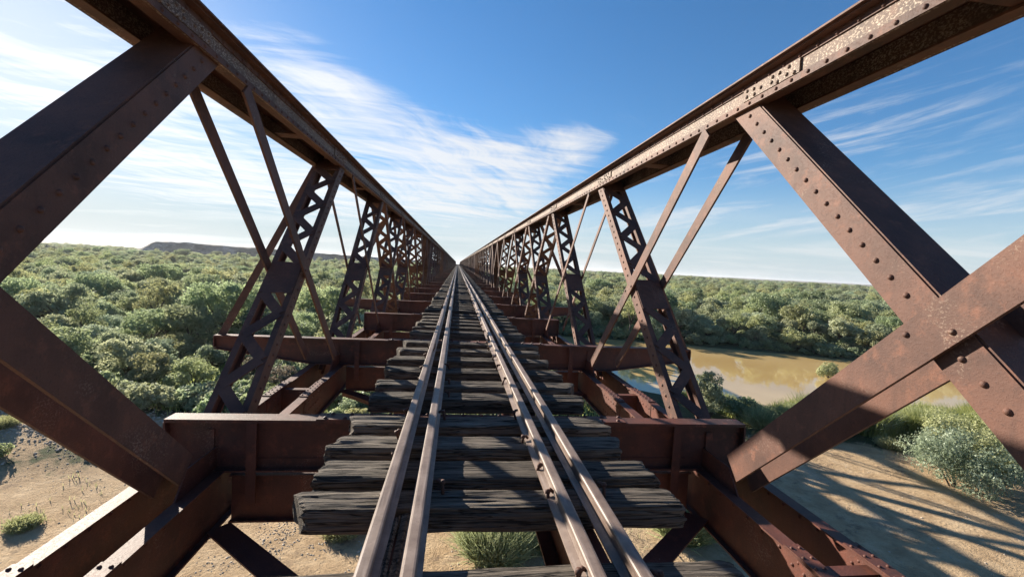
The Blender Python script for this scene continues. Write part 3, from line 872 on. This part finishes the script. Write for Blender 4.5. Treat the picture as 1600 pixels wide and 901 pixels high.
# shrubs
def make_bush(seed, R, Ht, lobes, nleaf, size, mat, name='bush'):
    V, Fq, C = crown_mesh('foliage', seed, R, Ht, .0, lobes, nleaf, size, mat, .85)
    root = empty(name, (0,0,0)); np_mesh('foliage', V, Fq, M[mat], False, root)
    mb = MB(); g = random.Random(seed)
    for c in C[:8]: mb.tube([(g.uniform(-.08,.08), g.uniform(-.08,.08), -.2), (c[0]*.4, c[1]*.4, c[2]*.5), tuple(c[:3])], [.035,.025,.01], 6)
    mb.build('stem', M['bark'], root)
    return root
def grass_shrub(seed, R, Ht, n, mat, name='shrub'):
    """broom-like shrub: many thin upright stems"""
    g = np.random.default_rng(seed); a = g.random(n)*2*PI; q = R*.45*np.sqrt(g.random(n))
    b = np.stack([q*np.cos(a), q*np.sin(a), np.full(n, -.05)], 1)
    lean = np.stack([np.cos(a)*q/R*1.5, np.sin(a)*q/R*1.5, np.ones(n)], 1) + g.normal(size=(n,3))*.30; lean[:,2] = np.abs(lean[:,2]) + .35
    lean /= np.linalg.norm(lean, axis=1, keepdims=True)
    Ln = Ht*g.uniform(.45, 1.12, n)[:,None]; side = np.cross(lean, g.normal(size=(n,3))); side /= np.linalg.norm(side, axis=1, keepdims=True)
    w = .0055 + .005*g.random(n)[:,None]
    t1 = b + lean*Ln*.55; t2 = t1 + (lean + np.array([0,0,-.18]) + g.normal(size=(n,3))*.15)*Ln*.45
    V = np.stack([b-side*w, b+side*w, t1+side*w*1.5, t1-side*w*1.5, t2+side*w*.5, t2-side*w*.5], 1).reshape(-1,3)
    i0 = np.arange(n)*6
    Fq = np.concatenate([np.stack([i0,i0+1,i0+2,i0+3],1), np.stack([i0+3,i0+2,i0+4,i0+5],1)])
    # small leaves near the tips
    m_ = n*2; q_ = g.integers(0, n, m_); c = t1[q_] + (t2-t1)[q_]*g.random((m_,1)) + g.normal(size=(m_,3))*.035
    u = g.normal(size=(m_,3)); u /= np.linalg.norm(u,axis=1,keepdims=True); v = np.cross(u, g.normal(size=(m_,3))); v /= np.linalg.norm(v,axis=1,keepdims=True)
    V2 = np.stack([c-u*.042, c+v*.012, c+u*.042, c-v*.012], 1).reshape(-1,3); F2 = np.arange(4*m_).reshape(-1,4) + len(V)
    o = np_mesh(name, np.concatenate([V, V2]), np.concatenate([Fq, F2]), M[mat])
    return o
def place(o, x, y, s=1., label='', cat='bush', group=None, dz=0., sz=None):
    o.location = (x, y, float(height(np.array([x]), np.array([y]))[0]) - .05 + dz); o.rotation_euler = (0,0,random.uniform(0,6.28)); o.scale = (s, s, sz or s)
    tag(o, label, cat, group); return o

BG = 'shrubs on the river bank'
place(make_bush(31, 2.2, 2.1, 22, 17000, .058, 'leaf_pale'), 22.4, 17.1, 1.12, 'large pale blue-green bush on the sand at the right edge', 'bush', BG)
place(make_bush(32, 2.2, 2.9, 22, 17000, .060, 'leaf_yellow'), 24.5, 17.7, 1.1, 'large yellowish bush overlapping the pale blue-green one at the right', 'bush', BG)
place(make_bush(33, 1.4, 3.1, 16, 9500, .075, 'leaf_grey'), 16.3, 26.6, 1., 'grey-green bush at the water edge beside the right truss', 'bush', BG)
place(make_bush(35, 1.5, 1.2, 9, 5000, .085, 'leaf_green'), 17.9, 26.0, 1., 'dark low bush in front of the grey-green water edge bush', 'bush', BG)
place(make_bush(36, 1.7, 1.2, 9, 4000, .09, 'leaf_yellow'), 39.8, 43.2, 1., 'small yellowish islet bush standing in the muddy water', 'bush', BG, dz=1.2)
place(grass_shrub(41, 1.45, 1.45, 6500, 'leaf_broom'), 1.3, 13.5, 1., 'pale broom-like shrub seen between the rails at the bottom', 'shrub', BG)
place(grass_shrub(42, 1.1, 1.0, 3500, 'leaf_broom'), 2.9, 13.9, 1., 'low olive shrub right of the pale broom-like one under the track', 'shrub', BG)
place(grass_shrub(43, 1.7, 1.5, 5500, 'leaf_olive'), 8.0, 14.4, 1., 'tangled olive shrub below the right bottom chord', 'shrub', BG)
place(grass_shrub(44, .9, .6, 2500, 'leaf_olive'), -3.6, 14.8, 1., 'sparse low shrub on gravel below the left sleeper ends', 'shrub', BG)
place(grass_shrub(45, .9, .6, 2500, 'leaf_yellow'), 23.9, 21.6, 1., 'dry yellow tuft at the edge of the reeds', 'shrub', BG)
for n_, (sx_, sy_, sr_, sh_, mt_, lb_) in enumerate(((20.2, 23.6, 1.5, 1.7, 'leaf_olive', 'tall olive shrub at the near end of the reeds beside the crossing bars'),
        (22.2, 24.4, 1.6, 1.8, 'leaf_broom', 'straw-coloured shrub standing among the reeds behind the sand'),
        (25.2, 24.6, 1.8, 2.0, 'leaf_pale', 'bluish shrub standing in the middle of the reeds'),
        (28.6, 23.4, 1.6, 1.8, 'leaf_olive', 'olive shrub in the reeds behind the pale bushes'),
        (18.6, 24.6, 1.4, 1.3, 'leaf_broom', 'dry low shrub where the sand meets the dark bank bushes'))):
    place(grass_shrub(70+n_, sr_, sh_, 5000, mt_), sx_, sy_, 1., lb_, 'shrub', BG)
place(make_bush(46, 1.7, 1.5, 14, 8000, .075, 'leaf_olive'), -22.6, 25.2, 1., 'olive bush on the gravel slope at the left edge', 'bush', BG)
place(make_bush(47, .8, .5, 9, 4200, .055, 'leaf_olive'), -18.2, 19.3, 1., 'low olive bush at the foot of the gravel slope', 'bush', BG)
place(make_bush(48, .4, .35, 7, 1800, .05, 'leaf_olive'), -14.9, 20.2, 1., 'small bush at the edge of the sand left of the bridge', 'bush', BG)
place(grass_shrub(81, 1.3, 1.1, 3600, 'leaf_olive'), -18.9, 25.6, 1., 'olive broom-like shrub on the gravel right of the left edge bush', 'shrub', BG)
place(grass_shrub(82, .9, .6, 2400, 'leaf_broom'), -16.4, 24.1, 1., 'small straw-coloured shrub on the gravel slope', 'shrub', BG)
place(grass_shrub(83, .8, .5, 2000, 'leaf_olive'), -19.6, 21.6, 1., 'sparse olive shrub low on the gravel slope near the left edge', 'shrub', BG)
place(grass_shrub(49, .6, .5, 1800, 'leaf_yellow'), -12.3, 19.7, 1., 'dry grass tuft beside the small bush on the left sand', 'shrub', BG)
place(grass_shrub(50, .5, .45, 1500, 'leaf_olive'), -13.4, 15.4, 1., 'low tuft on bare sand at the bottom left corner', 'shrub', BG)

# low scrub: under the bridge, along both banks and between the trees
scrub_src = [make_bush(61, 1.1, 1.05, 8, 2400, .10, 'leaf_grey'), make_bush(62, 1.0, .9, 7, 2200, .10, 'leaf_olive'), make_bush(63, 1.2, 1.2, 8, 2600, .11, 'leaf_green')]
for o, (x, y), lb in zip(scrub_src, ((-7.2, 28.6), (6.4, 29.4), (-9.8, 30.2)), ('low grey-green scrub bush under the left truss beyond the sand', 'low olive scrub bush beneath the right truss near the river', 'low deep green scrub bush left of the bridge before the trees')):
    place(o, x, y, 1., lb, 'bush', BG)
sources = [next(c for c in o.children if c.name.startswith('foliage')) for o in scrub_src]
q = scatter(20, 120, 1.12, -54, 66); d = riv_d(q[:,0], q[:,1])
lowy = 24.2 + np.maximum(0, -q[:,0]-20)*.1
farside = (q[:,1] > 50) | ((q[:,0] < -13) & (q[:,1] > lowy))
ok = (d > .6) & (((q[:,1] > lowy) & (q[:,0] < 18)) | farside)
ok &= ~((q[:,0] > 3) & (q[:,1] < 27.5)) & ~((q[:,0] > 11) & (q[:,1] < 45))
ok &= (rng.random(len(q)) < np.where(d < 7, .95, np.where(np.abs(q[:,0]) < 15, np.where(q[:,1] < 45, .95, .6), .35)))
q = q[ok]; d = d[ok]
sc_ = rng.uniform(.5, 1.25, len(q)) * np.where((d < 5) & (q[:,1] > 45), 1.1, 1.)
gn_scatter('undergrowth', q, height(q[:,0], q[:,1]) - .1, sc_, sources, rng.integers(0, 3, len(q)), 'low mixed scrub covering the ground beneath the bridge and among the trees', 'undergrowth')

# reeds along the near bank
def blades(name, P2, hgt, mat, label, cat, wid=.018):
    n = len(P2); z = height(P2[:,0], P2[:,1])
    b = np.column_stack([P2, z - .05]); a = rng.random(n)*2*PI
    ln = np.column_stack([np.cos(a)*.3, np.sin(a)*.3, np.ones(n)])*hgt[:,None]; sd = np.column_stack([-np.sin(a), np.cos(a), np.zeros(n)])*wid
    t1 = b + ln*np.array([.5,.5,.62]); t2 = b + ln*np.array([1.5,1.5,.95])
    V = np.stack([b-sd, b+sd, t1+sd*.9, t1-sd*.9, t2+sd*.15, t2-sd*.15], 1).reshape(-1,3); i0 = np.arange(n)*6
    Fq = np.concatenate([np.stack([i0,i0+1,i0+2,i0+3],1), np.stack([i0+3,i0+2,i0+4,i0+5],1)])
    o = np_mesh(name, V, Fq, M[mat]); tag(o, label, cat, None, 'stuff'); return o
n = 110000; x = rng.uniform(17, 52, n); y = rng.uniform(20, 33, n); d = riv_d(x, y)
cl = np.array([noise.noise(Vector((a*.45, b*.45, 2.))) for a, b in zip(x, y)])
m_ = (d > -.3) & (d < 6.8 + 1.5*cl) & (cl > -.35) & (x > 18.5 - (y-22)*.2)
x, y, d, cl = x[m_], y[m_], d[m_], cl[m_]
blades('reeds', np.column_stack([x, y]), np.maximum(.35, .95 + 1.6*cl + .45*rng.random(len(x)))*np.where(x < 23.5, .6, 1.), 'reed', 'bright green reeds along the near bank of the river', 'reeds', .022)
n = 42000; x = rng.uniform(-26, 12, n); y = rng.uniform(22.5, 42, n)
m_ = (riv_d(x, y) > .5) & (rng.random(n) < sstep(23, 28, y)); x, y = x[m_], y[m_]
blades('grass', np.column_stack([x, y]), rng.uniform(.25, .6, len(x)), 'reed', 'pale green grass growing beneath the bridge', 'grass', .02)
# dry tufts scattered on the sand
n = 9000; x = rng.uniform(-26, 24, n); y = rng.uniform(10, 26, n)
cl = np.array([noise.noise(Vector((a*.33, b*.33, 9.))) for a, b in zip(x, y)])
m_ = (cl > .28) & (riv_d(x, y) > 3) & ~((x > 9) & (y < 20)); x, y = x[m_], y[m_]
blades('dry_grass', np.column_stack([x, y]), rng.uniform(.08, .28, len(x)), 'leaf_yellow', 'sparse dry grass tufts on the bare sand', 'dry grass', .012)
# gravel
def stones(n, fx, fy, s0, s1):
    base = np.array([(1,0,0),(-1,0,0),(0,1,0),(0,-1,0),(0,0,.6),(0,0,-.6)], float); tri = np.array([(0,2,4),(2,1,4),(1,3,4),(3,0,4),(2,0,5),(1,2,5),(3,1,5),(0,3,5)])
    V = []; Fq = []; zz = height(fx, fy)
    for i in range(n):
        r = base*rng.uniform(.55,1.3,(6,3))*rng.uniform(s0, s1); a = rng.random()*6.28; ca, sa = math.cos(a), math.sin(a)
        r = np.column_stack([r[:,0]*ca - r[:,1]*sa, r[:,0]*sa + r[:,1]*ca, r[:,2]]); V.append(r + (fx[i], fy[i], zz[i])); Fq.append(tri + 6*i)
    return np.concatenate(V), np.concatenate(Fq)
n = 9000; fx = np.concatenate([rng.normal(-17, 4.2, n//3), rng.normal(-3.5, 2.2, n//3), rng.uniform(-24, 22, n//3)]); fy = np.concatenate([rng.normal(21.8, 2.0, n//3), rng.normal(15., 1.5, n//3), rng.uniform(9, 24, n//3)])
m_ = np.array([noise.noise(Vector((a*.8, b*.8, 4.))) > -.05 for a, b in zip(fx, fy)]); fx, fy = fx[m_], fy[m_]
V, Fq = stones(len(fx), fx, fy, .008, .05)
fx2, fy2 = rng.normal(-17.5, 3.0, 1500), rng.normal(22.3, 1.3, 1500); V2, F2 = stones(1500, fx2, fy2, .03, .10)
Fq = np.concatenate([Fq, F2 + len(V)]); V = np.concatenate([V, V2])
tag(np_mesh('gravel', V, Fq, M['stone']), 'loose gravel and small stones on the sand and the left slope', 'gravel', None, 'stuff')

# ------------------------------------------------------------------ camera
cam = bpy.data.cameras.new('camera'); co = bpy.data.objects.new('camera', cam); COL.objects.link(co)
Fw = Vector((math.sin(YAW)*math.cos(PITCH), math.cos(YAW)*math.cos(PITCH), -math.sin(PITCH)))
R0 = Vector((math.cos(YAW), -math.sin(YAW), 0)); U0 = R0.cross(Fw)
R1 = R0*math.cos(ROLL) + U0*math.sin(ROLL); U1 = -R0*math.sin(ROLL) + U0*math.cos(ROLL)
mt = Matrix((R1, U1, -Fw)).transposed().to_4x4(); mt.translation = Vector((CAMX, 0, ZC)); co.matrix_world = mt
cam.sensor_width = 36; cam.lens = F_PX/1600*36; cam.clip_start = .05; cam.clip_end = 20000
S.camera = co

# ------------------------------------------------------------------ light
sd = Vector((math.sin(SUN_AZ)*math.cos(SUN_EL), math.cos(SUN_AZ)*math.cos(SUN_EL), math.sin(SUN_EL)))
sl = bpy.data.lights.new('sun', 'SUN'); so = bpy.data.objects.new('sun', sl); COL.objects.link(so)
so.rotation_euler = sd.to_track_quat('Z', 'Y').to_euler(); sl.energy = 4.8; sl.angle = math.radians(.5); sl.color = (1, .90, .76)
so.location = (0, 0, 60)
w = bpy.data.worlds.new('World'); S.world = w; w.use_nodes = True
N, L = w.node_tree.nodes, w.node_tree.links; N.clear()
sky = N.new('ShaderNodeTexSky'); sky.sky_type = 'NISHITA'; sky.sun_disc = False
sky.sun_elevation = SUN_EL; sky.sun_rotation = SUN_AZ; sky.air_density = 1.; sky.dust_density = .15; sky.ozone_density = 4.0; sky.altitude = 100
def nd(typ, **kw):
    n = N.new(typ)
    for k, v in kw.items(): setattr(n, k, v)
    return n
def mth(op, a, b=0., c=None, clamp=False):
    n = nd('ShaderNodeMath', operation=op, use_clamp=clamp)
    for i, v in enumerate((a, b) if c is None else (a, b, c)):
        if isinstance(v, (int, float)): n.inputs[i].default_value = v
        else: L.new(v, n.inputs[i])
    return n.outputs[0]
def rng_(v, a, b, lo=0., hi=1.):
    n = nd('ShaderNodeMapRange', interpolation_type='SMOOTHSTEP')
    for i, q in enumerate((a, b, lo, hi)): n.inputs[1+i].default_value = q
    L.new(v, n.inputs[0]); return n.outputs[0]
tc = nd('ShaderNodeTexCoord'); sx = nd('ShaderNodeSeparateXYZ'); L.new(tc.outputs['Generated'], sx.inputs[0])
dx, dy, dz = sx.outputs
zc = mth('MAXIMUM', dz, .015); den = mth('ADD', zc, .06)
px, py = mth('DIVIDE', dx, den), mth('DIVIDE', dy, den)      # point on the cloud layer overhead
def layer(ang, sx_, sy_, scale, detail, rough, dist, seed, warp=0.):
    c_, s_ = math.cos(ang), math.sin(ang)
    u = mth('ADD', mth('MULTIPLY', px, c_), mth('MULTIPLY', py, s_)); v_ = mth('SUBTRACT', mth('MULTIPLY', py, c_), mth('MULTIPLY', px, s_))
    if warp:
        cw = nd('ShaderNodeCombineXYZ'); L.new(u, cw.inputs[0]); L.new(v_, cw.inputs[1]); cw.inputs[2].default_value = seed*2
        nw = nd('ShaderNodeTexNoise'); nw.inputs['Scale'].default_value = .55; nw.inputs['Detail'].default_value = 3; L.new(cw.outputs[0], nw.inputs['Vector'])
        sp_ = nd('ShaderNodeSeparateXYZ'); L.new(nw.outputs['Color'], sp_.inputs[0])
        u = mth('ADD', u, mth('MULTIPLY', mth('SUBTRACT', sp_.outputs[0], .5), warp)); v_ = mth('ADD', v_, mth('MULTIPLY', mth('SUBTRACT', sp_.outputs[1], .5), warp))
    cb = nd('ShaderNodeCombineXYZ'); L.new(mth('MULTIPLY', u, sx_), cb.inputs[0]); L.new(mth('MULTIPLY', v_, sy_), cb.inputs[1]); cb.inputs[2].default_value = seed
    n = nd('ShaderNodeTexNoise'); n.inputs['Scale'].default_value = scale; n.inputs['Detail'].default_value = detail; n.inputs['Roughness'].default_value = rough; n.inputs['Distortion'].default_value = dist
    L.new(cb.outputs[0], n.inputs['Vector']); return n.outputs['Fac']
def patch(az, el, wa, we, tilt=0.):
    """soft window in the sky round a direction (degrees)"""
    a, e = math.radians(az), math.radians(el)
    azn = mth('ARCTAN2', dx, dy); eln = mth('ARCSINE', dz)
    da, de = mth('SUBTRACT', azn, a), mth('SUBTRACT', eln, e)
    ct, st = math.cos(math.radians(tilt)), math.sin(math.radians(tilt))
    q1 = mth('DIVIDE', mth('ADD', mth('MULTIPLY', da, ct), mth('MULTIPLY', de, st)), math.radians(wa))
    q2 = mth('DIVIDE', mth('SUBTRACT', mth('MULTIPLY', de, ct), mth('MULTIPLY', da, st)), math.radians(we))
    return mth('POWER', 2.718, mth('MULTIPLY', mth('ADD', mth('MULTIPLY', q1, q1), mth('MULTIPLY', q2, q2)), -1.))
wisps = layer(.9, .6, 2.4, 1.3, 12, .68, .5, 3.3, 1.6)
streak = layer(.15, .35, 3.4, 1.1, 12, .66, .35, 8.1, .8)
low = layer(.0, .30, .55, .9, 6, .58, .3, 1.7, .6)
cov_ = mth('ADD', mth('MULTIPLY', patch(-1, 10.5, 18, 7., -8), 1.25), mth('MULTIPLY', patch(-36, 14, 20, 10), 1.1))
cov_ = mth('ADD', cov_, mth('MULTIPLY', patch(-17, 20, 9, 4, -25), .55))
cov_ = mth('ADD', cov_, mth('MULTIPLY', patch(12, 14.5, 10, 3., 18), .8))
cov_ = mth('ADD', cov_, mth('MULTIPLY', patch(-20, 7, 14, 4, 0), .75))
tex = mth('ADD', mth('MULTIPLY', wisps, .55), mth('MULTIPLY', streak, .45))
cl1 = rng_(mth('ADD', tex, mth('MULTIPLY', mth('SUBTRACT', mth('MINIMUM', cov_, 1.1), .60), .30)), .45, .80)
# long thin streaks of cirrus on the right
azn, eln = mth('ARCTAN2', dx, dy), mth('ARCSINE', dz)
cb2 = nd('ShaderNodeCombineXYZ'); L.new(mth('MULTIPLY', azn, 2.2), cb2.inputs[0]); L.new(mth('MULTIPLY', mth('SUBTRACT', eln, mth('MULTIPLY', azn, .16)), 19.), cb2.inputs[1]); cb2.inputs[2].default_value = 4.4
ns = nd('ShaderNodeTexNoise'); ns.inputs['Scale'].default_value = 1.6; ns.inputs['Detail'].default_value = 10; ns.inputs['Roughness'].default_value = .62; ns.inputs['Distortion'].default_value = .5; L.new(cb2.outputs[0], ns.inputs['Vector'])
cl3 = mth('MULTIPLY', rng_(ns.outputs['Fac'], .47, .74), mth('MINIMUM', mth('ADD', mth('MULTIPLY', patch(41, 15, 14, 3.2, 10), 1.), mth('MULTIPLY', patch(40, 7, 28, 4.5, 3), 1.)), 1.))
lowm = rng_(dz, .17, .02)
cl2 = mth('MULTIPLY', rng_(low, .40, .68), lowm)
dens = mth('MINIMUM', mth('MAXIMUM', mth('MULTIPLY', cl1, mth('MINIMUM', mth('MULTIPLY', cov_, 1.5), 1.)), mth('MAXIMUM', mth('MULTIPLY', cl2, .55), mth('MAXIMUM', mth('MULTIPLY', cl3, .75), mth('MULTIPLY', patch(-42, 14, 18, 11), .42)))), .84)
# cloud light: brighter towards the sun
dot = nd('ShaderNodeVectorMath', operation='DOT_PRODUCT'); L.new(tc.outputs['Generated'], dot.inputs[0]); dot.inputs[1].default_value = sd
fw = mth('POWER', mth('MAXIMUM', dot.outputs['Value'], 0.), 7.)
cb = mth('ADD', 5.4, mth('MULTIPLY', fw, 1.6))
cc = nd('ShaderNodeVectorMath', operation='SCALE'); cc.inputs[0].default_value = (1., 1.0, 1.0); L.new(cb, cc.inputs['Scale'])
hsv = nd('ShaderNodeHueSaturation'); hsv.inputs['Saturation'].default_value = 1.16; L.new(sky.outputs[0], hsv.inputs['Color'])
# the glare round the sun is rolled off, and thick air just above the horizon is pale
lum = nd('ShaderNodeRGBToBW'); L.new(hsv.outputs[0], lum.inputs[0])
ro = mth('DIVIDE', 1., mth('ADD', 1., mth('POWER', mth('DIVIDE', lum.outputs[0], 7.5), 2.)))
sc_v = nd('ShaderNodeVectorMath', operation='SCALE'); L.new(hsv.outputs[0], sc_v.inputs[0]); L.new(mth('ADD', mth('MULTIPLY', ro, .85), .15), sc_v.inputs['Scale'])
hz_ = mth('MULTIPLY', rng_(dz, .22, -.02), .85)
mh = nd('ShaderNodeMix', data_type='RGBA'); L.new(hz_, mh.inputs[0]); L.new(sc_v.outputs[0], mh.inputs[6]); mh.inputs[7].default_value = (3.7, 4.35, 4.95, 1)
mx = nd('ShaderNodeMix', data_type='RGBA'); L.new(dens, mx.inputs[0]); L.new(mh.outputs[2], mx.inputs[6]); L.new(cc.outputs[0], mx.inputs[7])
bg = nd('ShaderNodeBackground'); bg.inputs['Strength'].default_value = .060; L.new(mx.outputs[2], bg.inputs['Color'])
wo = nd('ShaderNodeOutputWorld'); L.new(bg.outputs[0], wo.inputs['Surface'])

S.view_settings.view_transform = 'Standard'; S.view_settings.look = 'None'; S.view_settings.exposure = 1.5; S.view_settings.gamma = 1
S.cycles.use_denoising = True
S.cycles.max_bounces = 6; S.cycles.diffuse_bounces = 2; S.cycles.glossy_bounces = 3; S.cycles.transmission_bounces = 3; S.cycles.transparent_max_bounces = 4
S.cycles.sample_clamp_indirect = 6

# ------------------------------------------------------------------ air
hb = MB(); hb.box(-9300, 9300, -480, 9300, -9, 34)
t = NT('pale_air'); t.n.remove(t.bsdf); vol = t.node('ShaderNodeVolumePrincipled')
vol.inputs['Color'].default_value = (.92, .96, 1, 1); vol.inputs['Density'].default_value = .00010; vol.inputs['Anisotropy'].default_value = .3
t.link(vol.outputs[0], t.out.inputs['Volume'])
tag(hb.build('haze', t.m), 'thin pale haze over the river plain', 'haze', None, 'stuff')
S.cycles.volume_bounces = 0
